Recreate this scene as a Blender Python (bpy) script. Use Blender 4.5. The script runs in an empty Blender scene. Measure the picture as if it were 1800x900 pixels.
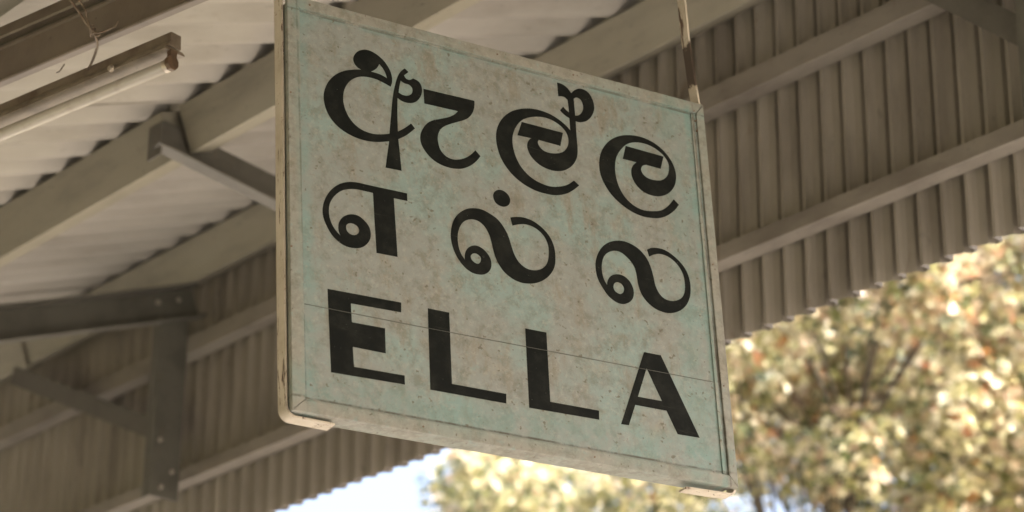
import bpy, bmesh, math, random
from mathutils import Vector, Matrix

# ------------------------------------------------------------------ camera, sky, sun, exposure
scene = bpy.context.scene
COL = scene.collection
EYE = 1.6                                   # eye height above the platform

RIGHT = Vector((0.76071605, -0.6490259, 0.00874487))
DOWN = Vector((0.25845298, 0.29051636, -0.92130468))
FWD = Vector((0.59541007, 0.70311139, 0.38874313))
cam_data = bpy.data.cameras.new('camera')
cam_data.sensor_width = 36.0
cam_data.lens = 91.0
cam_data.clip_start = 0.05
cam_data.clip_end = 2000.0
cam_data.dof.use_dof = True
cam_data.dof.focus_distance = 4.66
cam_data.dof.aperture_fstop = 4.3
cam_data.dof.aperture_blades = 0
cam = bpy.data.objects.new('camera', cam_data)
COL.objects.link(cam)
cam.matrix_world = Matrix(((RIGHT.x, -DOWN.x, -FWD.x, 0), (RIGHT.y, -DOWN.y, -FWD.y, 0),
                           (RIGHT.z, -DOWN.z, -FWD.z, EYE), (0, 0, 0, 1)))
scene.camera = cam

SUN_ELEV = math.radians(50)
SUN_AZ = math.radians(155)                  # clockwise from +Y: behind the camera, over its right shoulder
to_sun = Vector((math.sin(SUN_AZ) * math.cos(SUN_ELEV), math.cos(SUN_AZ) * math.cos(SUN_ELEV), math.sin(SUN_ELEV)))

world = bpy.data.worlds.new('World')
scene.world = world
world.use_nodes = True
wn = world.node_tree.nodes
wl = world.node_tree.links
bgn = wn.get('Background') or wn.new('ShaderNodeBackground')
sky = wn.new('ShaderNodeTexSky')
sky.sky_type = 'NISHITA'
sky.sun_disc = False
sky.sun_elevation = SUN_ELEV
sky.sun_rotation = SUN_AZ
sky.air_density = 0.8
sky.dust_density = 10.0
sky.ozone_density = 0.0
wl.new(sky.outputs[0], bgn.inputs[0])
bgn.inputs[1].default_value = 0.15

sun_data = bpy.data.lights.new('sun', 'SUN')
sun_data.energy = 4.6
sun_data.angle = math.radians(0.53)
sun_data.color = (1.0, 0.98, 0.945)
sun = bpy.data.objects.new('sun', sun_data)
COL.objects.link(sun)
sun.rotation_euler = to_sun.to_track_quat('Z', 'Y').to_euler()
sun.location = (0, 0, 30)

scene.view_settings.view_transform = 'Standard'
scene.view_settings.look = 'None'
scene.view_settings.gamma = 1.0
scene.view_settings.exposure = 2.4
scene.view_settings.use_curve_mapping = False
scene.cycles.max_bounces = 5
scene.cycles.diffuse_bounces = 2
scene.cycles.use_denoising = True

# ------------------------------------------------------------------ materials
def new_mat(name):
    m = bpy.data.materials.new(name)
    m.use_nodes = True
    nt = m.node_tree
    b = nt.nodes.get('Principled BSDF')
    return m, nt, b

def N(nt, kind, **kw):
    n = nt.nodes.new(kind)
    for k, v in kw.items():
        if k in n.inputs.keys():
            n.inputs[k].default_value = v
        else:
            setattr(n, k, v)
    return n

def noise(nt, vec, scale, detail=4.0, rough=0.55, dist=0.0):
    n = nt.nodes.new('ShaderNodeTexNoise')
    n.inputs['Scale'].default_value = scale
    n.inputs['Detail'].default_value = detail
    n.inputs['Roughness'].default_value = rough
    n.inputs['Distortion'].default_value = dist
    if vec is not None:
        nt.links.new(vec, n.inputs['Vector'])
    return n.outputs['Fac']

def ramp(nt, fac, lo, hi, a=0.0, b=1.0):
    n = nt.nodes.new('ShaderNodeMapRange')
    n.inputs['From Min'].default_value = lo
    n.inputs['From Max'].default_value = hi
    n.inputs['To Min'].default_value = a
    n.inputs['To Max'].default_value = b
    n.interpolation_type = 'SMOOTHSTEP'
    nt.links.new(fac, n.inputs['Value'])
    return n.outputs['Result']

def mix(nt, fac, a, b, mode='MIX'):
    n = nt.nodes.new('ShaderNodeMix')
    n.data_type = 'RGBA'
    n.blend_type = mode
    for sock, v in ((n.inputs[0], fac), (n.inputs[6], a), (n.inputs[7], b)):
        if isinstance(v, (int, float)):
            sock.default_value = v
        elif isinstance(v, tuple):
            sock.default_value = (*v, 1.0)
        else:
            nt.links.new(v, sock)
    return n.outputs[2]

def mapped(nt, coord='Object', scale=(1, 1, 1)):
    t = nt.nodes.new('ShaderNodeTexCoord')
    mp = nt.nodes.new('ShaderNodeMapping')
    mp.inputs['Scale'].default_value = scale
    nt.links.new(t.outputs[coord], mp.inputs['Vector'])
    return mp.outputs['Vector']

def world_pos(nt, scale=(1, 1, 1)):
    t = nt.nodes.new('ShaderNodeNewGeometry')
    mp = nt.nodes.new('ShaderNodeMapping')
    mp.inputs['Scale'].default_value = scale
    nt.links.new(t.outputs['Position'], mp.inputs['Vector'])
    return mp.outputs['Vector']

def bump(nt, b, height, strength=0.3, dist=0.002):
    n = nt.nodes.new('ShaderNodeBump')
    n.inputs['Strength'].default_value = strength
    n.inputs['Distance'].default_value = dist
    nt.links.new(height, n.inputs['Height'])
    nt.links.new(n.outputs['Normal'], b.inputs['Normal'])

def weathered(name, base, dark, light, scale=6.0, rough=0.7, stretch=(1, 1, 1), metal=0.0, speck=0.35, bmp=0.25, vary=0.0, rust=0.0):
    """paint or bare surface with soft patches, stains and small specks"""
    m, nt, b = new_mat(name)
    v = world_pos(nt, stretch)
    n1 = noise(nt, v, scale, 5, 0.6)
    n2 = noise(nt, v, scale * 0.35, 3, 0.5)
    n3 = noise(nt, v, scale * 7, 3, 0.7)
    c = mix(nt, ramp(nt, n1, 0.42, 0.72), base, dark)
    c = mix(nt, ramp(nt, n2, 0.5, 0.75, 0, 0.8), c, light)
    c = mix(nt, ramp(nt, n3, 0.62, 0.74, 0, speck), c, tuple(x * 0.45 for x in dark))
    if rust:
        n5 = noise(nt, world_pos(nt, (2.0, 2.0, 0.5)), scale * 1.7, 7, 0.75, 0.8)
        c = mix(nt, ramp(nt, n5, 0.60, 0.70, 0, rust), c, (0.11, 0.062, 0.034))
    if vary:
        oi = nt.nodes.new('ShaderNodeObjectInfo')
        mr = nt.nodes.new('ShaderNodeMapRange')
        mr.inputs['To Min'].default_value = 1.0 - vary
        mr.inputs['To Max'].default_value = 1.0 + vary
        nt.links.new(oi.outputs['Random'], mr.inputs['Value'])
        cc = nt.nodes.new('ShaderNodeCombineColor')
        for q in range(3):
            nt.links.new(mr.outputs['Result'], cc.inputs[q])
        c = mix(nt, 1.0, c, cc.outputs['Color'], 'MULTIPLY')
    nt.links.new(c, b.inputs['Base Color'])
    b.inputs['Roughness'].default_value = rough
    b.inputs['Metallic'].default_value = metal
    bump(nt, b, n3, bmp, 0.002)
    return m

MAT = {}
MAT['roof'] = weathered('limewashed_cement_sheet', (0.31, 0.283, 0.240), (0.24, 0.215, 0.18), (0.355, 0.328, 0.285), 3.0, 0.85, (0.6, 2.0, 1), speck=0.25, vary=0.07, rust=0.12)
MAT['wall'] = weathered('brown_painted_sheet', (0.225, 0.195, 0.160), (0.155, 0.132, 0.107), (0.27, 0.237, 0.195), 5.0, 0.6, (1, 1, 0.35), speck=0.4, vary=0.12, rust=0.45)
MAT['wall_out'] = weathered('darkened_outer_sheet', (0.06, 0.05, 0.04), (0.035, 0.028, 0.022), (0.08, 0.068, 0.055), 5.0, 0.7, (1, 1, 0.35))  # outer face coloured dark to subdue skylight on the rib ends
MAT['girt'] = weathered('beige_brown_paint', (0.185, 0.16, 0.13), (0.12, 0.10, 0.08), (0.22, 0.193, 0.157), 9.0, 0.65, (1, 0.4, 1), speck=0.6, rust=0.5, bmp=0.5)
MAT['purlin'] = weathered('khaki_painted_timber', (0.22, 0.196, 0.145), (0.165, 0.145, 0.108), (0.25, 0.226, 0.172), 9.0, 0.7, (1, 0.35, 1.6), speck=0.55, vary=0.06, rust=0.3, bmp=0.5)
MAT['steel'] = weathered('dark_painted_steel', (0.080, 0.074, 0.059), (0.058, 0.053, 0.042), (0.10, 0.093, 0.075), 9.0, 0.55, speck=0.6, rust=0.6, bmp=0.5)
MAT['strut'] = weathered('grey_brown_painted_steel', (0.088, 0.079, 0.063), (0.062, 0.055, 0.044), (0.112, 0.10, 0.08), 9.0, 0.55, speck=0.6, vary=0.08, rust=0.5, bmp=0.5)
MAT['bolt'] = weathered('worn_bolt_steel', (0.26, 0.23, 0.19), (0.17, 0.14, 0.11), (0.32, 0.28, 0.24), 60.0, 0.45, metal=0.3)
MAT['girder'] = weathered('brown_gloss_painted_steel', (0.135, 0.105, 0.078), (0.095, 0.072, 0.052), (0.17, 0.135, 0.10), 9.0, 0.38, speck=0.5, bmp=0.15)
MAT['lampbody'] = weathered('dirty_lamp_metal', (0.18, 0.14, 0.105), (0.10, 0.07, 0.05), (0.26, 0.205, 0.155), 14.0, 0.35, speck=0.6, bmp=0.15)
MAT['wire'] = weathered('rusty_wire', (0.16, 0.12, 0.085), (0.10, 0.06, 0.04), (0.24, 0.19, 0.14), 60.0, 0.45, metal=0.6)
MAT['holder'] = weathered('brown_plastic', (0.12, 0.07, 0.04), (0.07, 0.04, 0.025), (0.16, 0.10, 0.06), 50.0, 0.4)
MAT['cap'] = weathered('aluminium_cap', (0.55, 0.48, 0.40), (0.35, 0.27, 0.2), (0.6, 0.55, 0.48), 80.0, 0.4, metal=0.7)
MAT['platform'] = weathered('platform_concrete', (0.335, 0.322, 0.300), (0.275, 0.263, 0.243), (0.38, 0.367, 0.345), 1.2, 0.9)
MAT['ground'] = weathered('dry_grass_and_earth', (0.10, 0.095, 0.045), (0.06, 0.065, 0.028), (0.16, 0.13, 0.075), 0.6, 0.95)
MAT['ballast'] = weathered('stone_ballast', (0.12, 0.105, 0.09), (0.07, 0.06, 0.05), (0.17, 0.15, 0.13), 6.0, 0.95, bmp=0.8)
MAT['bark'] = weathered('grey_brown_bark', (0.075, 0.058, 0.042), (0.045, 0.034, 0.025), (0.11, 0.09, 0.068), 5.0, 0.9, (1, 1, 0.25), bmp=0.8)

# lamp tube: unlit white glass with a powder coat inside
m, nt, b = new_mat('unlit_tube_glass')
b.inputs['Base Color'].default_value = (0.74, 0.66, 0.55, 1)
b.inputs['Roughness'].default_value = 0.22
v = world_pos(nt)
nt.links.new(mix(nt, ramp(nt, noise(nt, v, 25, 4), 0.5, 0.75, 0, 0.5), (0.40, 0.36, 0.305), (0.29, 0.25, 0.20)), b.inputs['Base Color'])
MAT['tube'] = m

def sign_paint(name, warm):
    """hand painted board: beige grey worn through to pale teal, tan patches, dark fly specks and streaks"""
    m, nt, b = new_mat(name)
    v = mapped(nt)
    vs = mapped(nt, scale=(2.2, 0.8, 2.2))
    base = (0.183, 0.190, 0.172) if not warm else (0.205, 0.192, 0.160)
    teal = (0.162, 0.218, 0.200)
    big = noise(nt, v, 5.0, 5, 0.62, 0.3)
    mid = noise(nt, v, 17.0, 6, 0.7, 0.4)
    c = mix(nt, ramp(nt, big, 0.44, 0.60, 0, 0.85 if not warm else 0.3), base, teal)
    c = mix(nt, ramp(nt, mid, 0.54, 0.70, 0, 0.45), c, (0.255, 0.222, 0.168))
    n4 = noise(nt, vs, 11.0, 6, 0.65)
    c = mix(nt, ramp(nt, n4, 0.52, 0.68, 0, 0.8), c, (0.165, 0.148, 0.115))
    mid2 = noise(nt, v, 46.0, 5, 0.75, 0.6)
    c = mix(nt, ramp(nt, mid2, 0.57, 0.68, 0, 0.6), c, teal)
    grime = noise(nt, v, 34.0, 9, 0.72, 0.2)
    c = mix(nt, ramp(nt, grime, 0.44, 0.66, 0, 0.60), c, (0.105, 0.096, 0.072))
    dust_ = noise(nt, v, 130.0, 6, 0.7, 0.0)
    c = mix(nt, ramp(nt, dust_, 0.50, 0.66, 0, 0.35), c, (0.30, 0.285, 0.245))
    scr = mapped(nt, scale=(1.0, 7.0, 1.0))
    c = mix(nt, ramp(nt, noise(nt, scr, 5.0, 8, 0.8, 1.2), 0.615, 0.63, 0, 0.3), c, (0.14, 0.115, 0.08))
    # worn teal where the board meets the frame
    sx = nt.nodes.new('ShaderNodeSeparateXYZ')
    nt.links.new(v, sx.inputs[0])
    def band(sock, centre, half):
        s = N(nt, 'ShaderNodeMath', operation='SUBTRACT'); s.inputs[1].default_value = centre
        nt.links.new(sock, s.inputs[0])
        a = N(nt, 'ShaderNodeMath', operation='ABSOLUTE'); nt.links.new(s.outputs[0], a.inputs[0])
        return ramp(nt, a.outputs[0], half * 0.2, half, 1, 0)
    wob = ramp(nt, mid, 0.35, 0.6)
    teal_edge, gap_shade_dirt = (0.125, 0.215, 0.195), (0.055, 0.042, 0.028)  # second colour paints in the shadow gap beside the rails, along with dirt
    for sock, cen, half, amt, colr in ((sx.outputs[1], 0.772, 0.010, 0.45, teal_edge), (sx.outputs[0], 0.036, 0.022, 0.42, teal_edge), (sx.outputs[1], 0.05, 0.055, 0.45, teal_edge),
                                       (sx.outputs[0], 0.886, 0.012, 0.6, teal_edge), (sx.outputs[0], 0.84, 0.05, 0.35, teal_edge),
                                       (sx.outputs[1], 0.0275, 0.0035, 0.9, gap_shade_dirt), (sx.outputs[1], 0.7735, 0.0030, 0.6, gap_shade_dirt), (sx.outputs[0], 0.8985, 0.0030, 0.8, gap_shade_dirt), (sx.outputs[0], 0.0285, 0.0030, 0.5, gap_shade_dirt)):
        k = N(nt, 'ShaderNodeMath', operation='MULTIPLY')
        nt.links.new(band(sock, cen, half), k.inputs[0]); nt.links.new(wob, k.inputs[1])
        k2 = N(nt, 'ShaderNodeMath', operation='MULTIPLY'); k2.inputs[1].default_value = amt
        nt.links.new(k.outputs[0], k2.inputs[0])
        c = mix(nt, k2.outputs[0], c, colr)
    # the bare grey patch low on the right where the paint has been rubbed
    spots = noise(nt, v, 85.0, 2, 0.5)
    c = mix(nt, ramp(nt, spots, 0.665, 0.74, 0, 0.85), c, (0.09, 0.075, 0.05))
    fine = noise(nt, v, 260.0, 2, 0.6)
    c = mix(nt, ramp(nt, fine, 0.62, 0.74, 0, 0.6), c, (0.13, 0.105, 0.07))
    nt.links.new(c, b.inputs['Base Color'])
    nt.links.new(ramp(nt, mid, 0.3, 0.7, 0.5, 0.75), b.inputs['Roughness'])
    h = mix(nt, 0.5, mid2, fine)
    bump(nt, b, h, 0.35, 0.0012)
    return m

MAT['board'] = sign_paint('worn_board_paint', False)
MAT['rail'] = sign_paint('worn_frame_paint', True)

m, nt, b = new_mat('black_sign_enamel')
v = mapped(nt)
c = mix(nt, ramp(nt, noise(nt, v, 26, 7, 0.7), 0.42, 0.68), (0.0045, 0.0052, 0.0042), (0.0115, 0.012, 0.0098))
c = mix(nt, ramp(nt, noise(nt, mapped(nt, scale=(0.6, 5, 1)), 14, 8, 0.75, 0.6), 0.60, 0.68, 0, 0.22), c, (0.07, 0.07, 0.055))
c = mix(nt, ramp(nt, noise(nt, v, 150, 5, 0.7), 0.685, 0.72, 0, 0.8), c, (0.13, 0.13, 0.11))
c = mix(nt, ramp(nt, noise(nt, v, 38, 8, 0.8, 0.5), 0.695, 0.71, 0, 0.85), c, (0.16, 0.16, 0.135))
nt.links.new(c, b.inputs['Base Color'])
b.inputs['Roughness'].default_value = 0.75
b.inputs['Specular IOR Level'].default_value = 0.12
bump(nt, b, noise(nt, v, 90, 5, 0.7), 0.3, 0.0008)
MAT['enamel'] = m
MAT['seam'] = weathered('dusty_joint', (0.085, 0.082, 0.07), (0.05, 0.047, 0.038), (0.12, 0.116, 0.10), 40.0, 0.8)

m, nt, b = new_mat('chipped_cream_strap_paint')
v = mapped(nt, scale=(1, 1, 1))
vv = mapped(nt, scale=(6, 1, 6))
c = mix(nt, ramp(nt, noise(nt, v, 14, 5, 0.6), 0.4, 0.7), (0.46, 0.395, 0.315), (0.36, 0.30, 0.23))
c = mix(nt, ramp(nt, noise(nt, vv, 9, 6, 0.75, 0.5), 0.575, 0.63), c, (0.075, 0.04, 0.022))
sx = nt.nodes.new('ShaderNodeSeparateXYZ')
nt.links.new(v, sx.inputs[0])
wv = N(nt, 'ShaderNodeMath', operation='MULTIPLY_ADD')
wv.inputs[1].default_value = 0.10
nt.links.new(noise(nt, v, 40, 4, 0.7), wv.inputs[0])
nt.links.new(sx.outputs[1], wv.inputs[2])
b1 = ramp(nt, wv.outputs[0], 0.900, 0.912)
b2 = ramp(nt, wv.outputs[0], 0.985, 0.997, 1, 0)
bb = N(nt, 'ShaderNodeMath', operation='MULTIPLY')
nt.links.new(b1, bb.inputs[0]); nt.links.new(b2, bb.inputs[1])
c = mix(nt, bb.outputs[0], c, (0.045, 0.028, 0.018))
c = mix(nt, ramp(nt, noise(nt, v, 90, 4, 0.7), 0.64, 0.72, 0, 0.8), c, (0.16, 0.10, 0.06))
nt.links.new(c, b.inputs['Base Color'])
b.inputs['Roughness'].default_value = 0.6
bump(nt, b, noise(nt, v, 60, 4, 0.7), 0.5, 0.001)
MAT['strap'] = m

m, nt, b = new_mat('leaf_surface')
a = nt.nodes.new('ShaderNodeAttribute')
a.attribute_name = 'tint'
b.inputs['Roughness'].default_value = 0.5
nt.links.new(a.outputs['Color'], b.inputs['Base Color'])
tr = nt.nodes.new('ShaderNodeBsdfTranslucent')
nt.links.new(a.outputs['Color'], tr.inputs['Color'])
ms = nt.nodes.new('ShaderNodeMixShader')
ms.inputs[0].default_value = 0.25
nt.links.new(b.outputs[0], ms.inputs[1])
nt.links.new(tr.outputs[0], ms.inputs[2])
nt.links.new(ms.outputs[0], nt.nodes['Material Output'].inputs['Surface'])
MAT['leaf'] = m

# ------------------------------------------------------------------ mesh helpers
def mesh_obj(name, verts, faces, mat, parent=None, smooth=False):
    me = bpy.data.meshes.new(name)
    me.from_pydata([tuple(v) for v in verts], [], faces)
    me.validate()
    bm = bmesh.new(); bm.from_mesh(me)
    bmesh.ops.recalc_face_normals(bm, faces=bm.faces)
    bm.to_mesh(me); bm.free()
    if smooth:
        for p in me.polygons:
            p.use_smooth = True
    me.materials.append(MAT[mat])
    o = bpy.data.objects.new(name, me)
    COL.objects.link(o)
    if parent is not None:
        o.parent = parent
    return o

def share(name, src, parent, loc=(0, 0, 0), rot=(0, 0, 0)):
    o = bpy.data.objects.new(name, src.data)
    COL.objects.link(o)
    o.parent = parent
    o.location = loc
    o.rotation_euler = rot
    return o

def thing(name, label, cat, loc=(0, 0, 0), group=None):
    o = bpy.data.objects.new(name, None)
    o.empty_display_size = 0.2
    COL.objects.link(o)
    o.location = loc
    o['label'] = label
    o['category'] = cat
    if group:
        o['group'] = group
    return o

def prism_data(profile, p0, p1, A, B):
    p0, p1, A, B = Vector(p0), Vector(p1), Vector(A), Vector(B)
    n = len(profile)
    vs = [p0 + A * a + B * b for a, b in profile] + [p1 + A * a + B * b for a, b in profile]
    fs = [(i, (i + 1) % n, (i + 1) % n + n, i + n) for i in range(n)]
    fs += [tuple(range(n - 1, -1, -1)), tuple(range(n, 2 * n))]
    return vs, fs

def prism(name, profile, p0, p1, A, B, mat, parent=None, bevel=0.0):
    vs, fs = prism_data(profile, p0, p1, A, B)
    o = mesh_obj(name, vs, fs, mat, parent)
    if bevel:
        bm = bmesh.new(); bm.from_mesh(o.data)
        bmesh.ops.bevel(bm, geom=bm.edges[:], offset=bevel, segments=2, affect='EDGES', profile=0.5)
        bm.to_mesh(o.data); bm.free()
    return o

def rect(a0, a1, b0, b1):
    return [(a0, b0), (a1, b0), (a1, b1), (a0, b1)]

def channel(w, h, t, fl):
    """C section: web in the plane a=0, flanges reach to a=w"""
    return [(0, 0), (w, 0), (w, fl), (t, fl), (t, h - fl), (w, h - fl), (w, h), (0, h)]

def tube_data(pts, radii, sides=8):
    pts = [Vector(p) for p in pts]
    vs, fs = [], []
    ref = None
    for i, p in enumerate(pts):
        d = (pts[min(i + 1, len(pts) - 1)] - pts[max(i - 1, 0)]).normalized()
        if ref is None:
            ref = d.orthogonal().normalized()
        ref = (ref - d * ref.dot(d)).normalized()
        s = d.cross(ref)
        for k in range(sides):
            an = 2 * math.pi * k / sides
            vs.append(p + (ref * math.cos(an) + s * math.sin(an)) * radii[i])
    for i in range(len(pts) - 1):
        for k in range(sides):
            a, b2 = i * sides + k, i * sides + (k + 1) % sides
            fs.append((a, b2, b2 + sides, a + sides))
    fs.append(tuple(range(sides - 1, -1, -1)))
    fs.append(tuple(range(len(vs) - sides, len(vs))))
    return vs, fs

def smooth_path(pts, n=6):
    pts = [Vector(p) for p in pts]
    out = []
    for i in range(len(pts) - 1):
        p0, p1, p2, p3 = pts[max(i - 1, 0)], pts[i], pts[i + 1], pts[min(i + 2, len(pts) - 1)]
        for k in range(n):
            t = k / n
            out.append(0.5 * ((2 * p1) + (p2 - p0) * t + (2 * p0 - 5 * p1 + 4 * p2 - p3) * t * t + (3 * p1 - p0 - 3 * p2 + p3) * t ** 3))
    out.append(pts[-1])
    return out

def H(h):                                   # height above the eye -> world z
    return h + EYE

# ------------------------------------------------------------------ ground and platform
def structure(o):
    o['kind'] = 'structure'
    return o

structure(mesh_obj('ground', [(-400, -400, -0.75), (400, -400, -0.75), (400, 400, -0.75), (-400, 400, -0.75)], [(0, 1, 2, 3)], 'ground'))
structure(prism('platform', [(-2.2, -0.74), (5.1, -0.74), (5.1, -0.06), (5.25, -0.06), (5.25, 0), (-2.2, 0)], (0, -14, 0), (0, 40, 0), (1, 0, 0), (0, 0, 1), 'platform'))
structure(prism('track_bed', [(5.3, -0.745), (9.6, -0.745), (9.0, -0.45), (5.7, -0.45)], (0, -60, 0), (0, 80, 0), (1, 0, 0), (0, 0, 1), 'ballast'))

# ------------------------------------------------------------------ platform canopy
SLOPE = math.radians(20.3)
TAN = math.tan(SLOPE)
CS, SN = math.cos(SLOPE), math.sin(SLOPE)
XP3, HP3 = 4.42, 3.487                      # top of the purlin by the valance
def roof_h(x):
    return HP3 + (x - XP3) * TAN
US = Vector((CS, 0, SN))                    # up the slope
UN = Vector((-SN, 0, CS))                   # roof normal

canopy = thing('platform_canopy', 'brown station canopy with corrugated roof, purlins and ribbed valance behind the hanging sign', 'canopy', (0, 0, 0))
Y_NEAR, Y_FAR = -3.0, 13.5
rng = random.Random(4)

# roof sheets: seven corrugations each, laid up the slope in two courses
PITCH = 0.150
AMP = 0.016
def roof_sheet(length):
    nw = 7.35
    seg = 12
    cols = int(nw * seg) + 1
    rows = 5
    vs, fs = [], []
    for side in (0, 1):
        for r in range(rows):
            u = length * r / (rows - 1)
            for c in range(cols):
                y = PITCH * c / seg
                z = AMP + AMP * -math.cos(2 * math.pi * c / seg) + (0.006 if side else 0.0)
                vs.append((u, y, z))
    n = rows * cols
    for r in range(rows - 1):
        for c in range(cols - 1):
            a = r * cols + c
            fs.append((a, a + 1, a + cols + 1, a + cols))
            fs.append((n + a, n + a + cols, n + a + cols + 1, n + a + 1))
    for c in range(cols - 1):
        fs.append((c, n + c, n + c + 1, c + 1))
        a = (rows - 1) * cols + c
        fs.append((a, a + 1, n + a + 1, n + a))
    for r in range(rows - 1):
        a = r * cols
        fs.append((a, a + cols, n + a + cols, n + a))
        a = r * cols + cols - 1
        fs.append((a, n + a, n + a + cols, a + cols))
    return vs, fs

course = [(-1.60, 2.30), (2.18, 5.30)]  # unseen overhang past the valance and long low side, both added to block light
first = {}
y = Y_NEAR
i = 0
while y < Y_FAR:
    for ci, (x0, x1) in enumerate(course):
        lift = 0.0005 + (0.0075 if i % 2 else 0.0) + (0.015 if ci else 0.0)
        base = Vector((x0, y, H(roof_h(x0)) - (0.015 if ci else 0.0) * 0)) + UN * (lift - 0.0148)
        # upper course lies on the purlin tops, lower course tucks under it
        base = Vector((x0, y, H(roof_h(x0)))) + UN * (0.0005 + (0.0075 if i % 2 else 0.0) - (0.016 if ci == 0 else 0.0))
        rot = (rng.uniform(-0.002, 0.002), -SLOPE + rng.uniform(-0.0012, 0.0012), rng.uniform(-0.002, 0.002))
        if ci not in first:
            vs, fs = roof_sheet((x1 - x0) / CS)
            first[ci] = mesh_obj('roof_sheet', vs, fs, 'roof', canopy, smooth=True)
            first[ci].location = base
            first[ci].rotation_euler = rot
        else:
            share('roof_sheet', first[ci], canopy, base, rot)
    y += 7 * PITCH
    i += 1

# purlins
def purlin(x, y0, y1, w=0.072, h=0.14, drop=0.0, name='purlin'):
    p = Vector((x, 0, H(roof_h(x)) - drop))
    return prism(name, rect(0, w, -h, 0), p + Vector((0, y0, 0)), p + Vector((0, y1, 0)), US, UN, 'purlin', canopy, 0.003)
SPL2 = 5.455
purlin(3.375, SPL2 + 0.02, Y_FAR - 0.1)
purlin(3.405, Y_NEAR + 0.1, SPL2 - 0.020, h=0.136)
prism('dark_joint_filler', rect(0.022, 0.066, -0.125, -0.004), Vector((3.405, SPL2 - 0.018, H(roof_h(3.405)))), Vector((3.405, SPL2 + 0.018, H(roof_h(3.405)))), US, UN, 'steel', canopy)  # dark filler added behind the joint so the gap reads as shadow
purlin(XP3, Y_NEAR + 0.1, 8.04)
purlin(XP3 + 0.005, 8.075, Y_FAR - 0.1)
purlin(2.13, Y_NEAR + 0.1, Y_FAR - 0.1, drop=0.018)
purlin(0.95, Y_NEAR + 0.1, Y_FAR - 0.1, drop=0.018)
purlin(-0.20, Y_NEAR + 0.1, Y_FAR - 0.1, drop=0.018)


def bolts(parent, pts, nrm, r=0.013):
    nrm = Vector(nrm).normalized()
    for p in pts:
        p = Vector(p)
        vs, fs = tube_data([p - nrm * 0.004, p + nrm * 0.006, p + nrm * 0.010], [r, r, r * 0.7], 6)
        mesh_obj('bolt', vs, fs, 'bolt', parent)

# rafters with hanger posts, knee braces and posts on the low side
FRAMES = [(-0.33, 0), (3.288, 0.62), (6.97, 1.09), (10.6, 1.09)]
for fy, kn in FRAMES:
    q0 = Vector((-0.6, fy, H(roof_h(-0.6) - 0.16 - 0.03)))
    q1 = Vector((4.46, fy, H(roof_h(4.46) - 0.165)))
    prof = [(0, 0), (0.05, 0), (0.05, 0.008), (0.008, 0.014), (0.008, 0.106), (0.05, 0.112), (0.05, 0.12), (0, 0.12)]
    # C section open towards the camera side
    raf = prism('rafter', [(-a, b2 - 0.12) for a, b2 in prof], q0, q1, (0, 1, 0), UN, 'steel', canopy)
    bolts(raf, [Vector((4.33, fy - 0.01, H(roof_h(4.33) - 0.215))), Vector((4.41, fy - 0.01, H(roof_h(4.41) - 0.215)))], (0, -1, 0), 0.010)
    # hanger post carrying the valance
    hp = prism('hanger_post', [(0, 0), (0.108, 0), (0.112, 0.002), (0.112, 0.009), (0.104, 0.007), (0.007, 0.007), (0.007, 0.045), (0, 0.045)],
               (4.345, fy - 0.012, H(2.565)), (4.345, fy - 0.012, H(3.29)), (1, 0, 0), (0, 1, 0), 'steel', canopy)
    bolts(hp, [(4.372, fy - 0.013, H(2.76)), (4.385, fy - 0.013, H(2.60)), (4.425, fy - 0.013, H(2.66))], (0, -1, 0), 0.009)
    if kn:
        b0 = Vector((4.40, fy + (0.04 if kn < 1 else 0.10), H(2.80)))
        b1 = Vector((4.40, fy + kn, H(3.30 if kn < 1 else 3.265)))
        d = (b1 - b0).normalized()
        up = Vector((1, 0, 0)).cross(d).normalized()
        if up.z < 0:
            up = -up
        br = prism('knee_brace', [(0, 0), (0.050, 0), (0.050, 0.006), (0.008, 0.010), (0.008, 0.066), (0, 0.066)], b0 - d * 0.1, b1, (1, 0, 0), up, 'strut', canopy)
    # column on the low side
    col = prism('column', [(-0.06, -0.06), (0.06, -0.06), (0.06, -0.05), (0.006, -0.05), (0.006, 0.05), (0.06, 0.05), (0.06, 0.06), (-0.06, 0.06), (-0.06, 0.05), (-0.006, 0.05), (-0.006, -0.05), (-0.06, -0.05)],
                (0.85, fy, 0.0), (0.85, fy, H(roof_h(0.85) - 0.30)), (1, 0, 0), (0, 1, 0), 'steel', canopy)

# strut from the splice of the second purlin across to the valance
s0 = Vector((3.36, 5.475, H(2.985)))
s1 = Vector((4.50, 5.22, H(2.655)))
d = (s1 - s0).normalized()
side = d.cross(Vector((0, 0, 1))).normalized()
if side.y > 0:
    side = -side
up = side.cross(d)
if up.z < 0:
    up = -up
st = prism('strut', [(0.045, 0), (0.045, 0.007), (-0.0, 0.010), (-0.0, 0.095), (-0.008, 0.095), (-0.008, 0)], s0, s1, side, up, 'strut', canopy)
prism('splice_plate', rect(-0.004, 0.0, -0.06, 0.04), Vector((3.368, SPL2 + 0.055, H(3.02))), Vector((3.368, SPL2 - 0.01, H(3.02))), (1, 0, 0), (0, 0, 1), 'strut', canopy)

# girts
XG = 4.480
for hb, ht in ((3.099, 3.163), (2.643, 2.690)):
    prism('girt', rect(0, 0.0555, 0, ht - hb), (XG, Y_NEAR, H(hb)), (XG, Y_FAR, H(hb)), (1, 0, 0), (0, 0, 1), 'girt', canopy, 0.0015)

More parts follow.
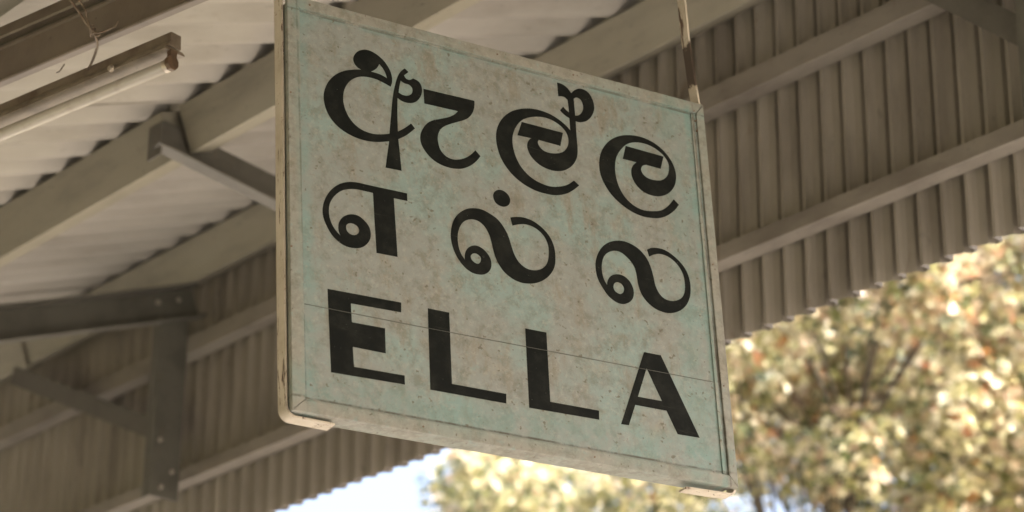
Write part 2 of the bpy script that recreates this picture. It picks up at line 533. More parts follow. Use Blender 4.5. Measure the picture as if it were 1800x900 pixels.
# ribbed valance sheets
RP = 0.0763
XW = 4.536                                   # crests touch the girts here
RIB_D = 0.036
def wall_sheet(height, nrib=10):
    prof = []
    for k in range(nrib):
        y0 = k * RP
        for f_, dep in ((0.0, 0), (0.12, 0), (0.15, 1.0), (0.40, 1.0), (0.52, 0.56), (0.78, 0.42), (0.92, 0.2)):
            prof.append((y0 + f_ * RP, dep * RIB_D))
    prof.append((nrib * RP, 0)); prof.append((nrib * RP + 0.13 * RP, 0))
    n = len(prof)
    vs, fs = [], []
    for off in (0.0, 0.0012):
        for z in (0, height * 0.5, height):
            for yy, xx in prof:
                vs.append((xx + off, yy, z))
    for s in (0, 1):
        for r in range(2):
            for c in range(n - 1):
                a = s * 3 * n + r * n + c
                fs.append((a, a + 1, a + n + 1, a + n) if s else (a, a + n, a + n + 1, a + 1))
    for r in (0, 2):
        for c in range(n - 1):
            a = r * n + c
            fs.append((a, a + 1, a + 1 + 3 * n, a + 3 * n))
    return vs, fs
ref_y = 4.734 * 0.9502 - 0.12 * RP           # phase of the ribs
nstart = math.floor((Y_NEAR - ref_y) / (10 * RP))
k = nstart
wall0 = None
HB, HT = 2.452, roof_h(XW) - 0.004
while ref_y + k * 10 * RP < Y_FAR:
    loc = Vector((XW + (0.0016 if k % 2 else 0.0), ref_y + k * 10 * RP, H(HB) + rng.uniform(-0.003, 0.003)))
    rot = (0, 0, 0)
    if wall0 is None:
        vs, fs = wall_sheet(HT - HB)
        wall0 = mesh_obj('valance_sheet', vs, fs, 'wall', canopy)
        wall0.data.materials.append(MAT['wall_out'])
        half = (len(fs) - 2 * (len(vs) // 6 - 1)) // 2
        for p in wall0.data.polygons:
            if half <= p.index < 2 * half:
                p.material_index = 1
        wall0.location = loc
    else:
        share('valance_sheet', wall0, canopy, loc, rot)
    k += 1

# flat bar under the purlins from which the sign hangs
prism('hanging_bar', rect(-0.02, 0.02, -0.008, 0), Vector((2.02, 3.27, H(roof_h(2.02) - 0.155))) , Vector((3.50, 3.20, H(roof_h(3.50) - 0.155))), (0, 1, 0), UN, 'steel', canopy)

# brown steel girder running across under the roof, upper left
GD = Vector((-0.18, 0.983, 0)).normalized()
GS = Vector((-GD.y, GD.x, 0))                # towards the camera side
g0 = Vector((2.262, 4.29, H(2.365)))
ga, gb = g0 - GD * 2.3, g0 + GD * 3.2
gird = prism('girder', [(0.010, 0), (0.013, 0.003), (0.010, 0.007), (0.0, 0.010), (0.0, 0.084), (0.004, 0.086), (0.004, 0.092), (-0.006, 0.092), (-0.006, 0)], ga, gb, GS, (0, 0, 1), 'girder', canopy, 0.0006)
prism('girder_rail', [(0.010, 0.104), (0.013, 0.108), (0.013, 0.130), (0.010, 0.133), (-0.02, 0.133), (-0.02, 0.104)], ga, gb, GS, (0, 0, 1), 'girder', canopy, 0.0006)
prism('girder_packer', rect(-0.018, -0.007, 0.086, 0.112), ga, gb, GS, (0, 0, 1), 'steel', canopy)

# ------------------------------------------------------------------ hanging station sign
O = Vector((2.31985513, 3.29330621, H(1.4157126)))
EX = Vector((0.98964085, -0.14000007, 0.03179569))
EY = Vector((-0.020554, 0.08102382, 0.99650021))
EZ = Vector((-0.14208631, -0.98683085, 0.07730693))
sign = thing('station_sign', 'weathered pale green sign board lettered in Sinhala, Tamil and ELLA, hanging from straps', 'sign')
sign.matrix_world = Matrix(((EX.x, EY.x, EZ.x, O.x), (EX.y, EY.y, EZ.y, O.y), (EX.z, EY.z, EZ.z, O.z), (0, 0, 0, 1)))
W, HH, SK = 0.9156, 0.7999, 0.0104           # the old frame is a little out of square
def sq(x, y):
    return (x + SK * y / HH, y)
RIM = 0.0225
def board(name, poly, z0, z1, mat, bevel=0.0):
    return prism(name, poly, (0, 0, z0), (0, 0, z1), (1, 0, 0), (0, 1, 0), mat, sign, bevel)
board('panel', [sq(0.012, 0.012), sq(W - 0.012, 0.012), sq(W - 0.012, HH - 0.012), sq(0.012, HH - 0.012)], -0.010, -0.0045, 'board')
board('back_panel', [sq(0.012, 0.012), sq(W - 0.012, 0.012), sq(W - 0.012, HH - 0.012), sq(0.012, HH - 0.012)], -0.0445, -0.040, 'board')
c = [(0, 0), (W, 0), (W, HH), (0, HH)]
ci = [(RIM + 0.002, RIM), (W - RIM + 0.004, RIM), (W - RIM + 0.004, HH - RIM), (RIM + 0.002, HH - RIM)]
for k in range(4):
    k2 = (k + 1) % 4
    g = 0.0004
    a, b_, bi, ai = Vector(c[k]), Vector(c[k2]), Vector(ci[k2]), Vector(ci[k])
    t = (b_ - a).normalized() * g
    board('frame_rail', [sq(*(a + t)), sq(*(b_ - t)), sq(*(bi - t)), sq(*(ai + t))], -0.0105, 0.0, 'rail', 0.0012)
    nrm = Vector((-(b_ - a).y, (b_ - a).x)).normalized()
    ins = 0.0025
    board('side_board', [sq(*(a + nrm * ins + t * 30)), sq(*(b_ + nrm * ins - t * 30)), sq(*(b_ + nrm * 0.012 - t * 30)), sq(*(a + nrm * 0.012 + t * 30))], -0.045, -0.0118, 'rail')
# bead beside the right rail, slim moulding along the other three
xr = W - RIM + 0.004
board('bead', [sq(xr - 0.0135, RIM + 0.002), sq(xr - 0.0065, RIM + 0.002), sq(xr - 0.0055, HH - RIM - 0.002), sq(xr - 0.0125, HH - RIM - 0.002)], -0.0046, -0.0015, 'rail', 0.0012)
board('moulding', [sq(RIM + 0.003, RIM + 0.0005), sq(xr - 0.015, RIM + 0.0005), sq(xr - 0.015, RIM + 0.0035), sq(RIM + 0.003, RIM + 0.0035)], -0.0046, -0.0026, 'rail', 0.0006)
board('moulding', [sq(RIM + 0.003, HH - RIM - 0.0040), sq(xr - 0.015, HH - RIM - 0.0040), sq(xr - 0.015, HH - RIM - 0.0005), sq(RIM + 0.003, HH - RIM - 0.0005)], -0.0046, -0.0022, 'rail', 0.0006)
# joint between the upper and the lower sheet of the board, showing through the letters
seam = [(0.03, 0.1985), (0.25, 0.1990), (0.45, 0.2010), (0.66, 0.2030), (0.885, 0.2055)]
poly = [(x, y + 0.00035) for x, y in seam] + [(x, y - 0.00035) for x, y in reversed(seam)]
board('joint_strip', poly, -0.0042, -0.0032, 'seam')
for x, y in ((0.9017, 0.780), (0.9035, 0.759), (0.9045, 0.737), (0.055, 0.789), (0.45, 0.790), (0.62, 0.789), (0.012, 0.60), (0.006, 0.30), (0.25, 0.011), (0.60, 0.011), (0.905, 0.20), (0.909, 0.45)):
    vs, fs = tube_data([(x, y, -0.002), (x, y, 0.0008)], [0.0022, 0.0018], 8)
    mesh_obj('nail', vs, fs, 'holder', sign)

# lettering
GLYPHS = '''1590,6848c 1418,6804 1214,6721 1025,6580 882,6389 804,6155 816,5944 891,5750 1037,5588 1231,5483 1442,5427 1656,5417 1872,5447 2101,5516c 2005,4968c 2330,4976c 2292,5604c 2476,5734 2651,5906c 2573,5989c 2435,5863 2290,5757c 2297,6123 2316,6454c 2414,6407 2572,6408 2718,6482 2822,6642 2839,6788 2787,6895 2662,6939c 2580,6887 2517,6896 2472,6954c 2572,7048c 2495,7105c 2395,7000 2326,6863 2270,6677 2231,6511 2195,6284 2153,5964 2114,5672c 1941,5616 1755,5587 1541,5618 1376,5715 1260,5870 1197,6069 1204,6270 1266,6440 1379,6586 1537,6688 1709,6728 1927,6721 2180,6648c 2217,6757 2211,6897 2160,7025 2056,7156 1918,7246 1795,7286 1669,7282 1526,7207 1437,7074 1439,6965 1504,6882 / 2397,6828c 2480,6792 2569,6789 2636,6731 2627,6631 2548,6555 2436,6537 2343,6567c 2365,6694 / 1967,7063c 2062,6953 2118,6801c 1964,6849 1783,6856c 1899,6949
2873,6776c 3958,6795c 3945,6656 3897,6525 3812,6410 3711,6336 3561,6259 3412,6183 3262,6089 3173,5986 3125,5858 3127,5719 3174,5579 3276,5487 3418,5457 3563,5489 3712,5565 3827,5662 3913,5757c 4015,5659c 3902,5516 3775,5405 3625,5320 3479,5280 3311,5271 3123,5302 2961,5379 2837,5500 2766,5634 2757,5782 2813,5934 2915,6075 3039,6164 3223,6243 3371,6310 3496,6392 3587,6490c 2877,6476c
6161,5545c 6010,5409 5847,5301 5626,5223 5411,5204 5169,5221 4903,5305 4673,5453 4493,5669 4404,5907 4385,6162 4443,6394 4572,6600 4766,6773 4988,6880 5207,6937 5423,6948 5638,6918 5849,6836 5997,6738 6060,6673c 6061,6946c 5955,6989 5861,7061c 5938,7161c 5996,7103 6065,7066c 6059,7229 6052,7332c 5971,7381 5845,7362c 5843,7655c 5962,7646 6067,7591 6148,7500c 6241,7596 6373,7653 6529,7625 6628,7490 6653,7300 6580,7117 6457,6983 6310,6917 6199,6911c 6191,6592 6191,6297 6153,6112 6039,5933 5873,5802 5698,5739 5513,5731 5303,5784 5130,5918 5065,6062 5066,6164 5110,6256 5165,6304c 4860,6296c 4973,6600c 5885,6587c 5805,6294c 5328,6308c 5301,6243 5333,6169 5419,6102 5572,6085 5760,6129 5891,6212 5980,6350 6001,6488 5956,6625 5840,6730 5660,6805 5444,6817 5193,6756 4985,6641 4835,6459 4750,6249 4739,6044 4790,5824 4897,5633 5068,5485 5274,5403 5516,5377 5734,5426 5894,5499 6050,5621c / 6192,7391c 6275,7439 6358,7408 6401,7283 6365,7155 6281,7060 6197,7030c
8449,5645c 8336,5504 8161,5358 7966,5260 7779,5220 7569,5210 7338,5251 7090,5363 6874,5530 6726,5748 6662,5973 6679,6218 6764,6444 6925,6652 7121,6796 7340,6885 7554,6924 7766,6925 8000,6869 8201,6756 8346,6605 8423,6450 8451,6285 8410,6080 8299,5908 8154,5791 7961,5719 7776,5712 7598,5764 7465,5879 7400,6021 7400,6154 7450,6263 7537,6349c 7223,6352c 7317,6647c 8193,6623c 8097,6338c 7761,6347c 7672,6302 7630,6219 7660,6129 7759,6066 7916,6053 8078,6085 8193,6165 8272,6281 8303,6447 8262,6573 8141,6693 7937,6780 7727,6805 7513,6771 7347,6690 7188,6531 7080,6360 7030,6178 7022,5959 7073,5730 7185,5539 7354,5409 7556,5346 7767,5361 8010,5428 8182,5555 8339,5735c
2419,4546c 2422,4397c 2144,4391c 2167,3249c 1748,3240c 1726,4402c 1564,4402 1402,4399 1261,4373 1098,4305 953,4171 858,4012 829,3849 848,3697 912,3556 1050,3410c 1013,3500 1010,3616 1047,3721 1130,3817 1262,3881 1403,3886 1521,3823 1617,3716 1646,3595 1627,3474 1542,3349 1439,3275 1318,3240 1159,3240 1022,3288 868,3411 765,3582 711,3746 717,3922 782,4113 897,4286 1062,4428 1246,4509 1408,4535 1570,4536 1752,4537c / 1158,3608 1174,3661 1225,3699 1296,3710 1385,3676 1416,3605 1389,3537 1317,3490 1228,3497 1174,3544
4238,4894 4270,4987 4359,5051 4462,5054 4561,4995 4601,4901 4568,4797 4479,4736 4376,4730 4277,4781
4580,4536c 4725,4580 4907,4598 5086,4563 5261,4471 5407,4332 5491,4143 5505,3927 5468,3727 5358,3548 5205,3409 5044,3322 4887,3279 4707,3267 4532,3310 4362,3418 4235,3594 4172,3783 4140,3956 4092,4113 4000,4250 3878,4319 3727,4318 3584,4244 3488,4116 3434,3950 3430,3759 3470,3602 3557,3473c 3562,3597 3613,3703 3693,3774 3808,3810 3932,3781 4040,3696 4102,3579 4099,3447 4041,3341 3949,3275 3847,3248 3698,3253 3553,3324 3413,3472 3324,3654 3287,3871 3311,4066 3371,4234 3492,4392 3650,4506 3804,4556 3982,4566 4157,4512 4304,4436 4423,4304 4513,4130 4564,3949 4617,3792 4710,3656 4857,3573 5037,3572 5197,3642 5310,3767 5363,3946 5365,4141 5300,4297 5178,4405 5026,4463 4871,4466 4740,4433 4616,4382c / 3681,3579 3735,3640 3810,3649 3883,3604 3891,3535 3836,3460 3761,3461 3694,3513
7597,4517c 7695,4573 7851,4605 8024,4592 8191,4522 8354,4407 8470,4263 8528,4088 8532,3892 8499,3729 8402,3544 8245,3397 8040,3304 7865,3285 7675,3320 7493,3425 7379,3567 7322,3749 7307,3920 7270,4088 7186,4207 7046,4314 6922,4347 6792,4324 6657,4243 6573,4129 6527,3975 6524,3820 6554,3691 6614,3588c 6626,3667 6681,3765 6767,3831 6898,3867 7023,3849 7133,3769 7195,3646 7197,3512 7151,3406 7057,3321 6926,3271 6780,3286 6620,3379 6507,3519 6417,3683 6386,3869 6403,4046 6476,4225 6596,4386 6744,4495 6899,4557 7051,4583 7220,4566 7386,4502 7506,4410 7592,4300 7652,4146 7689,3978 7715,3808 7785,3657 7895,3572 8044,3552 8178,3588 8307,3672 8387,3805 8413,3986 8393,4159 8321,4302 8202,4415 8055,4480 7904,4492 7770,4458 7637,4384c / 6752,3597 6790,3671 6861,3701 6943,3679 6989,3605 6966,3520 6898,3468 6819,3479 6764,3522
755,2356c 2200,2379c 2188,2193c 1199,2171c 1205,1819c 1852,1828c 1846,1361c 1205,1364c 1216,998c 2201,1012c 2198,846c 774,821c
2733,2375c 3165,2375c 3143,1022c 4249,1026c 4237,845c 2703,840c
4742,2370c 5188,2374c 5166,1034c 6202,1040c 6193,866c 4714,847c
7316,2381c 7690,2386c 8403,877c 7913,868c 7709,1294c 7015,1290c 6834,866c 6666,860c / 7343,2069c 7627,1465c 7089,1461c'''
NAMES = ['sinhala_letter', 'sinhala_vowel_sign', 'sinhala_letter', 'sinhala_letter', 'tamil_letter', 'tamil_dot', 'tamil_letter', 'tamil_letter',
         'latin_letter', 'latin_letter', 'latin_letter', 'latin_letter']
def spline_loop(txt):
    pts = []
    for tok in txt.split():
        cr = tok.endswith('c')
        x, y = tok.rstrip('c').split(',')
        pts.append((Vector((int(x) * 1e-4, int(y) * 1e-4)), cr))
    n = len(pts)
    out = []
    for i in range(n):
        (p1, c1), (p2, c2) = pts[i], pts[(i + 1) % n]
        if c1 and c2:
            out.append(p1)
            continue
        p0 = p1 if c1 else pts[i - 1][0]
        p3 = p2 if c2 else pts[(i + 2) % n][0]
        l01, l12, l23 = (p1 - p0).length, (p2 - p1).length, (p3 - p2).length
        # tangents scaled to the local spacing; natural ends at corners
        m1 = (p2 - p0) / (l01 + l12) * l12 if not c1 else (p2 - p1)
        m2 = (p3 - p1) / (l12 + l23) * l12 if not c2 else (p2 - p1)
        if c1:
            m1 = 1.5 * (p2 - p1) - 0.5 * m2
        if c2:
            m2 = 1.5 * (p2 - p1) - 0.5 * m1
        for k in range(6):
            t = k / 6
            h00, h10 = 2 * t ** 3 - 3 * t ** 2 + 1, t ** 3 - 2 * t ** 2 + t
            h01, h11 = -2 * t ** 3 + 3 * t ** 2, t ** 3 - t ** 2
            out.append(p1 * h00 + m1 * h10 + p2 * h01 + m2 * h11)
    return out
for nm, line in zip(NAMES, GLYPHS.strip().split('\n')):
    cu = bpy.data.curves.new(nm, 'CURVE')
    cu.dimensions = '2D'
    cu.fill_mode = 'BOTH'
    cu.extrude = 0.0003
    for loop in line.split('/'):
        pts = spline_loop(loop)
        sp = cu.splines.new('POLY')
        sp.points.add(len(pts) - 1)
        for q, p in zip(sp.points, pts):
            q.co = (p.x, p.y, 0, 1)
        sp.use_cyclic_u = True
    tmp = bpy.data.objects.new('tmp', cu)
    COL.objects.link(tmp)
    me = bpy.data.meshes.new_from_object(tmp.evaluated_get(bpy.context.evaluated_depsgraph_get()))
    bpy.data.objects.remove(tmp)
    bpy.data.curves.remove(cu)
    for v_ in me.vertices:
        v_.co.z += -0.0041
    me.name = nm
    me.materials.clear()
    me.materials.append(MAT['enamel'])
    o = bpy.data.objects.new(nm, me)
    COL.objects.link(o)
    o.parent = sign

# flat bar straps down both sides, turned under the bottom edge
def strap(path, z0, z1, th=0.0035):
    path = [Vector(p) for p in path]
    L, R_ = [], []
    for i, p in enumerate(path):
        d = (path[min(i + 1, len(path) - 1)] - path[max(i - 1, 0)]).normalized()
        nr = Vector((-d.y, d.x))
        L.append(p + nr * th * 0.5); R_.append(p - nr * th * 0.5)
    n = len(path)
    vs = [(p.x, p.y, z0) for p in L] + [(p.x, p.y, z0) for p in R_] + [(p.x, p.y, z1) for p in L] + [(p.x, p.y, z1) for p in R_]
    fs = []
    for i in range(n - 1):
        fs += [(i, i + 1, n + i + 1, n + i), (2 * n + i, 3 * n + i, 3 * n + i + 1, 2 * n + i + 1),
               (i, 2 * n + i, 2 * n + i + 1, i + 1), (n + i, n + i + 1, 3 * n + i + 1, 3 * n + i)]
    fs += [(0, n, 3 * n, 2 * n), (n - 1, 3 * n - 1, 4 * n - 1, 2 * n - 1)]
    return mesh_obj('hanging_strap', vs, fs, 'strap', sign)
arc = [(-0.0015 + 0.018 * (1 - math.cos(a)) , 0.0150 - 0.0185 * math.sin(a)) for a in [k * math.pi / 16 for k in range(9)]]
strap([(-0.004, 1.23), (0.0105, 0.90), (0.0085, 0.80), (0.0065, 0.60), (0.003, 0.40), (0.0005, 0.20), (-0.0012, 0.06)] + arc + [(0.05, -0.0042), (0.088, -0.0050)], -0.044, -0.0165)
arc = [(W + 0.0015 - 0.012 * (1 - math.cos(a)), 0.004 - 0.0125 * math.sin(a)) for a in [k * math.pi / 12 for k in range(7)]]
strap([(0.924, 1.42), (0.921, 1.20), (0.9185, 1.04), (0.9185, 0.957), (0.9215, 0.9065), (0.9235, 0.8553), (0.9285, 0.800), (0.9275, 0.70), (0.9245, 0.40), (0.9195, 0.10)] + arc + [(0.86, -0.0095), (0.806, -0.0105)], -0.036, -0.013, 0.004)

# ------------------------------------------------------------------ fluorescent batten lamp
lamp = thing('fluorescent_lamp', 'unlit fluorescent tube on a grimy metal batten wired under the girder', 'lamp')
L0 = Vector((2.4422, 3.8944, H(2.3696)))        # near end of the batten
LD = Vector((-0.1697, 0.9855, 0.0)).normalized()
LS = Vector((-LD.y, LD.x, 0))
def lbar(name, profile, t0, t1, mat, bev=0.0):
    return prism(name, profile, L0 + LD * t0, L0 + LD * t1, LS, (0, 0, 1), mat, lamp, bev)
lbar('batten', [(0.018, -0.004), (0.020, 0.0), (0.019, 0.0035), (0.015, 0.006), (0.015, 0.010), (0.017, 0.025), (0.014, 0.027), (-0.012, 0.027), (-0.014, -0.004)], 0.021, 1.22, 'lampbody', 0.0012)
lbar('cover_plate', [(0.026, -0.0135), (0.027, -0.0095), (0.019, -0.006), (-0.019, -0.006), (-0.027, -0.0095), (-0.026, -0.0135)], 0.023, 1.216, 'lampbody', 0.0008)
tube_c = LS * 0.004 + Vector((0, 0, -0.040))
vs, fs = tube_data([L0 + LD * 0.042 + tube_c, L0 + LD * 1.178 + tube_c], [0.0128, 0.0128], 24)
mesh_obj('tube', vs, fs, 'tube', lamp, smooth=False)
for p in lamp.children[-1].data.polygons:
    p.use_smooth = len(p.vertices) == 4
for t0, t1 in ((0.031, 0.0425), (1.1775, 1.196)):
    vs, fs = tube_data([L0 + LD * t0 + tube_c, L0 + LD * t1 + tube_c], [0.0134, 0.0134], 24)
    o = mesh_obj('end_cap', vs, fs, 'cap', lamp)
for t0, t1 in ((0.021, 0.0325), (1.194, 1.218)):
    hold = [(0.014, -0.010), (0.012, -0.024), (0.018, -0.032), (0.018, -0.044), (0.010, -0.053), (-0.002, -0.053), (-0.010, -0.044), (-0.010, -0.032), (-0.004, -0.024), (-0.006, -0.010)]
    lbar('lamp_holder', hold, t0, t1, 'holder', 0.001)
for t0 in (0.18, 0.62):
    vs, fs = tube_data([L0 + LD * t0 + LS * 0.026 + Vector((0, 0, -0.009)), L0 + LD * t0 + LS * 0.033 + Vector((0, 0, -0.011))], [0.008, 0.005], 10)
    mesh_obj('screw', vs, fs, 'cap', lamp)

# twisted wire that ties the batten to the girder
wire = thing('tie_wire', 'twisted rusty wire looped round the girder holding up the lamp', 'wire')
R1 = 0.0026
def wire_part(name, pts, r=R1):
    sp = smooth_path(pts, 6)
    vs, fs = tube_data(sp, [r] * len(sp), 8)
    return mesh_obj(name, vs, fs, 'wire', wire, smooth=True)
wire_part('wire_strand', [(2.3899, 4.1734, H(2.3991)), (2.3679, 4.1246, H(2.3795)), (2.3626, 4.1058, H(2.3833)), (2.3404, 4.0567, H(2.3773)), (2.3169, 4.0114, H(2.3668)), (2.2981, 3.9854, H(2.3653)), (2.2876, 3.9823, H(2.3742)), (2.2725, 3.9855, H(2.3916)), (2.2556, 3.9884, H(2.4121)), (2.2342, 3.9930, H(2.4366)), (2.2280, 4.0054, H(2.4623)), (2.2454, 4.0496, H(2.5100))])
wire_part('wire_strand', [(2.2955, 3.9842, H(2.3714)), (2.2819, 3.9796, H(2.3749)), (2.2751, 3.9786, H(2.3872)), (2.2704, 3.9815, H(2.4019)), (2.2645, 3.9751, H(2.4098)), (2.2595, 3.9794, H(2.4224)), (2.2479, 3.9814, H(2.4368)), (2.2442, 3.9916, H(2.4625)), (2.2610, 4.0363, H(2.5102))])
wire_part('wire_tail', [(2.2862, 3.9777, H(2.3719)), (2.2870, 3.9658, H(2.3662)), (2.2949, 3.9579, H(2.3684)), (2.3045, 3.9469, H(2.3737)), (2.3116, 3.9381, H(2.3789)), (2.3124, 3.9323, H(2.3882))], 0.0017)
wire_part('wire_tail', [(2.2887, 3.9772, H(2.3688)), (2.2916, 3.9706, H(2.3634)), (2.2953, 3.9664, H(2.3655))], 0.0022)
wire_part('wire_tail', [(2.3540, 4.2300, H(2.4033)), (2.3439, 4.2027, H(2.3909)), (2.3415, 4.1901, H(2.3917)), (2.3524, 4.1995, H(2.4094))], 0.0014)
K = Vector((2.2876, 3.9823, H(2.3742)))
coil = []
for k in range(25):
    an = k / 24 * 3.5 * 2 * math.pi
    coil.append(K + Vector((0, 0, -0.008 + 0.022 * k / 24)) + GD * (0.0055 * math.cos(an) + 0.006 * (k / 24 - 0.4)) + GS * (0.0055 * math.sin(an)))
wire_part('wire_wrap', coil, 0.0018)

# ------------------------------------------------------------------ trees beyond the track
def px_ray(x, y):
    return (FWD + RIGHT * ((x - 900) / 4550) + DOWN * ((y - 450) / 4550))

PALE = [(0.46, 0.41, 0.22), (0.56, 0.50, 0.32), (0.38, 0.345, 0.15), (0.62, 0.56, 0.40)]
OLIVE = [(0.16, 0.165, 0.055), (0.11, 0.13, 0.045), (0.23, 0.22, 0.07), (0.07, 0.09, 0.04)]
TAN_ = [(0.48, 0.36, 0.23), (0.55, 0.43, 0.29), (0.38, 0.27, 0.17)]
RUST = [(0.36, 0.12, 0.045), (0.30, 0.14, 0.06), (0.40, 0.19, 0.06)]

def make_tree(name, label, base, clumps, weights, seed, per_clump=270, leaf=0.047):
    rg = random.Random(seed)
    t = thing(name, label, 'tree', base, 'trees beyond the valance')
    base = Vector(base)
    cen = sum((c_ for c_, r in clumps), Vector()) / len(clumps)
    top = cen - base
    # trunk
    pts = [Vector((0, 0, 0)), Vector((0.1, -0.05, top.z * 0.2)), Vector((top.x * 0.25, top.y * 0.25, top.z * 0.33)), Vector((top.x * 0.4, top.y * 0.4, top.z * 0.44))]
    sp = smooth_path(pts, 5)
    vs, fs = tube_data(sp, [0.20 - 0.14 * i_ / (len(sp) - 1) for i_ in range(len(sp))], 12)
    mesh_obj('trunk', vs, fs, 'bark', t, smooth=True)
    fork = pts[-1]
    order = sorted(clumps, key=lambda q: rg.random())
    nl = 14
    groups = [[] for _ in range(nl)]
    heads = [q[0] - base for q in order[:nl]]
    for c_, r in clumps:
        lc = c_ - base
        groups[min(range(nl), key=lambda j: (heads[j] - lc).length)].append(lc)
    for j in range(nl):
        h = heads[j]
        mid = fork.lerp(h, 0.5) + Vector((rg.uniform(-.2, .2), rg.uniform(-.2, .2), rg.uniform(-.05, .25)))
        sp = smooth_path([fork, mid, h], 5)
        vs, fs = tube_data(sp, [0.026 - 0.018 * i_ / (len(sp) - 1) for i_ in range(len(sp))], 7)
        for g_ in groups[j]:
            if (g_ - h).length < 0.05:
                continue
            sp2 = smooth_path([mid.lerp(h, 0.6), (mid.lerp(h, 0.8) + g_) * 0.5 + Vector((0, 0, rg.uniform(-.05, .12))), g_], 4)
            v2, f2 = tube_data(sp2, [0.013 - 0.009 * i_ / (len(sp2) - 1) for i_ in range(len(sp2))], 5)
            o_ = len(vs)
            vs += v2
            fs += [tuple(i_ + o_ for i_ in f_) for f_ in f2]
        mesh_obj('limb', vs, fs, 'bark', t, smooth=True)
    # foliage: rosettes of narrow leaves at the twig ends
    V, F, C = [], [], []
    pal = [PALE, OLIVE, TAN_, RUST]
    for c_, r in clumps:
        lean = [w * rg.uniform(0.3, 1.7) for w in weights]
        for _ in range(int(per_clump * (r / 0.36) ** 2)):
            d = Vector((rg.gauss(0, 1), rg.gauss(0, 1), rg.gauss(0, 1))).normalized()
            p = c_ - base + d * r * (rg.random() ** 0.45) * rg.uniform(0.8, 1.15)
            ax = (d * 0.8 + Vector((rg.uniform(-.6, .6), rg.uniform(-.6, .6), rg.uniform(-0.1, 0.9)))).normalized()
            u = ax.orthogonal().normalized()
            w = ax.cross(u)
            tints = rg.choices(pal, lean)[0]
            tint = rg.choice(tints)
            nleaf = rg.randint(6, 9)
            a0 = rg.random() * 6.28
            sz = leaf * rg.uniform(0.65, 1.3)
            for q in range(nleaf):
                an = a0 + 2 * math.pi * q / nleaf + rg.uniform(-.25, .25)
                od = u * math.cos(an) + w * math.sin(an)
                el = rg.uniform(-0.15, 0.75)
                ld = (od * math.cos(el) + ax * math.sin(el))
                sd = ld.cross(ax).normalized() * sz * rg.uniform(0.17, 0.24)
                nn = ld.cross(sd).normalized()
                tip = p + ld * sz - nn * sz * 0.12 - Vector((0, 0, sz * 0.12))
                m0 = p + ld * sz * 0.55
                o_ = len(V)
                V += [p, m0 + sd + nn * sz * 0.05, tip, m0 - sd + nn * sz * 0.05, m0 - nn * sz * 0.04]
                F += [(o_, o_ + 4, o_ + 1), (o_ + 1, o_ + 4, o_ + 2), (o_ + 2, o_ + 4, o_ + 3), (o_ + 3, o_ + 4, o_)]
                k_ = rg.uniform(0.75, 1.2)
                C.append((tint[0] * k_, tint[1] * k_, tint[2] * k_, 1.0))
    me = bpy.data.meshes.new('crown')
    me.from_pydata([tuple(v_) for v_ in V], [], F)
    at = me.color_attributes.new('tint', 'FLOAT_COLOR', 'POINT')
    flat = []
    for col_ in C:
        flat.extend(col_ * 5)
    at.data.foreach_set('color', flat)
    me.materials.append(MAT['leaf'])
    o = bpy.data.objects.new('crown', me)
    COL.objects.link(o)
    o.parent = t
    return t

def clump_list(rows, zmin, zmax, seed):
    rg = random.Random(seed)
    out = []
    for x, y, r in rows:
        z = rg.uniform(zmin, zmax)
        out.append((px_ray(x, y) * z + Vector((0, 0, EYE)), r / 4550 * z))
    return out

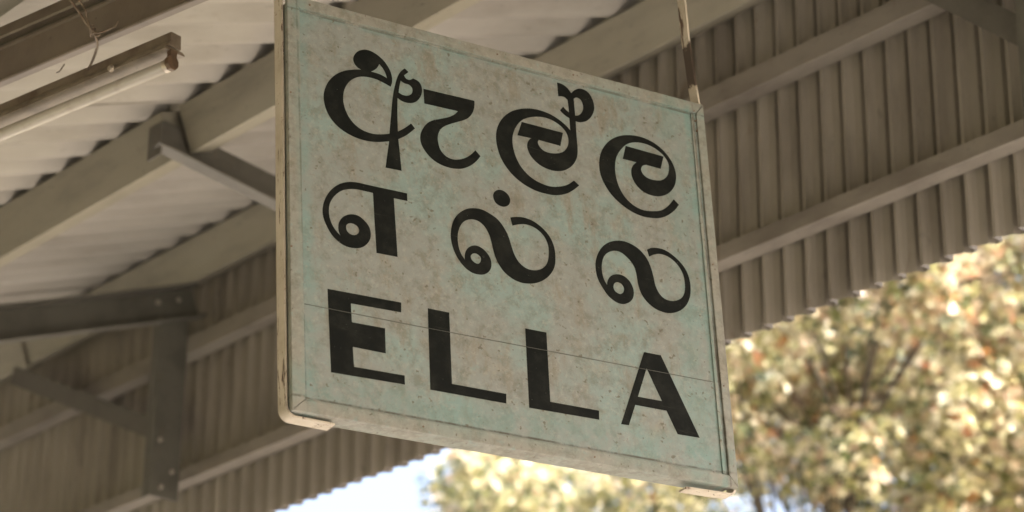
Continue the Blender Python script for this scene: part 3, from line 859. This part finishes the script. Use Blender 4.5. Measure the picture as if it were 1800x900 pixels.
rgt = random.Random(11)
rowsA = [(1340, 640, 80), (1420, 600, 100), (1330, 735, 80), (1450, 700, 100), (1530, 560, 100), (1560, 660, 110), (1620, 520, 100), (1690, 500, 90),
         (1640, 620, 110), (1720, 600, 110), (1830, 560, 90), (1700, 700, 110), (1820, 690, 110), (1600, 770, 110), (1740, 810, 120), (1850, 820, 110),
         (1500, 790, 90), (1400, 800, 70), (1640, 880, 100), (1790, 920, 110), (1540, 870, 60), (1330, 810, 50), (1460, 640, 80), (1380, 560, 90), (1300, 690, 60),
         (1480, 500, 100), (1600, 420, 110), (1720, 400, 90), (1850, 470, 80), (1900, 400, 110), (1950, 600, 130), (1960, 760, 130), (1930, 900, 120), (2060, 680, 150), (2080, 850, 150),
         (1700, 1000, 120), (1850, 1040, 130), (2000, 1000, 140), (2180, 780, 150), (2150, 560, 150), (2030, 480, 140), (1800, 300, 130), (1980, 300, 150), (1660, 320, 120), (1560, 980, 90),
         (1290, 610, 60), (1310, 570, 70), (1260, 660, 60), (1290, 780, 60), (1240, 720, 70), (1680, 560, 90), (1780, 640, 100), (1560, 720, 90), (1660, 760, 90)]
rowsB = [(835, 835, 70), (800, 900, 50), (860, 880, 75), (930, 890, 100), (1040, 870, 90), (1150, 890, 100), (1000, 970, 130), (880, 940, 90), (1190, 830, 70), (1120, 1000, 130), (800, 1000, 90), (960, 820, 60),
         (1080, 820, 80), (900, 1050, 150), (1050, 1120, 170), (1200, 1080, 150), (1240, 930, 70), (780, 1120, 130), (1150, 1220, 170), (930, 1230, 160), (1250, 780, 70), (1260, 1150, 130)]
def backing(rows, seed, n):
    rg = random.Random(seed)
    out = []
    for _ in range(n):
        x, y, r_ = rg.choice(rows)
        out.append((x + rg.uniform(-70, 70), y + rg.uniform(-50, 60), r_ * rg.uniform(0.8, 1.15)))
    return out
clA = clump_list(rowsA, 14.8, 17.0, 5) + clump_list(backing(rowsA, 31, 64), 17.0, 19.0, 7)
clB = clump_list(rowsB, 18.5, 20.5, 6) + clump_list(backing(rowsB[:12], 32, 20), 20.5, 22.0, 8)
make_tree('broadleaf_tree', 'dry tan and olive broadleaf tree filling the sky right of the sign', (14.4, 13.0, -0.75), clA, (0.44, 0.31, 0.21, 0.04), 21)
make_tree('broadleaf_tree', 'yellow green broadleaf tree showing under the lower edge of the sign', (13.4, 18.4, -0.75), clB, (0.46, 0.47, 0.05, 0.02), 22, per_clump=230)
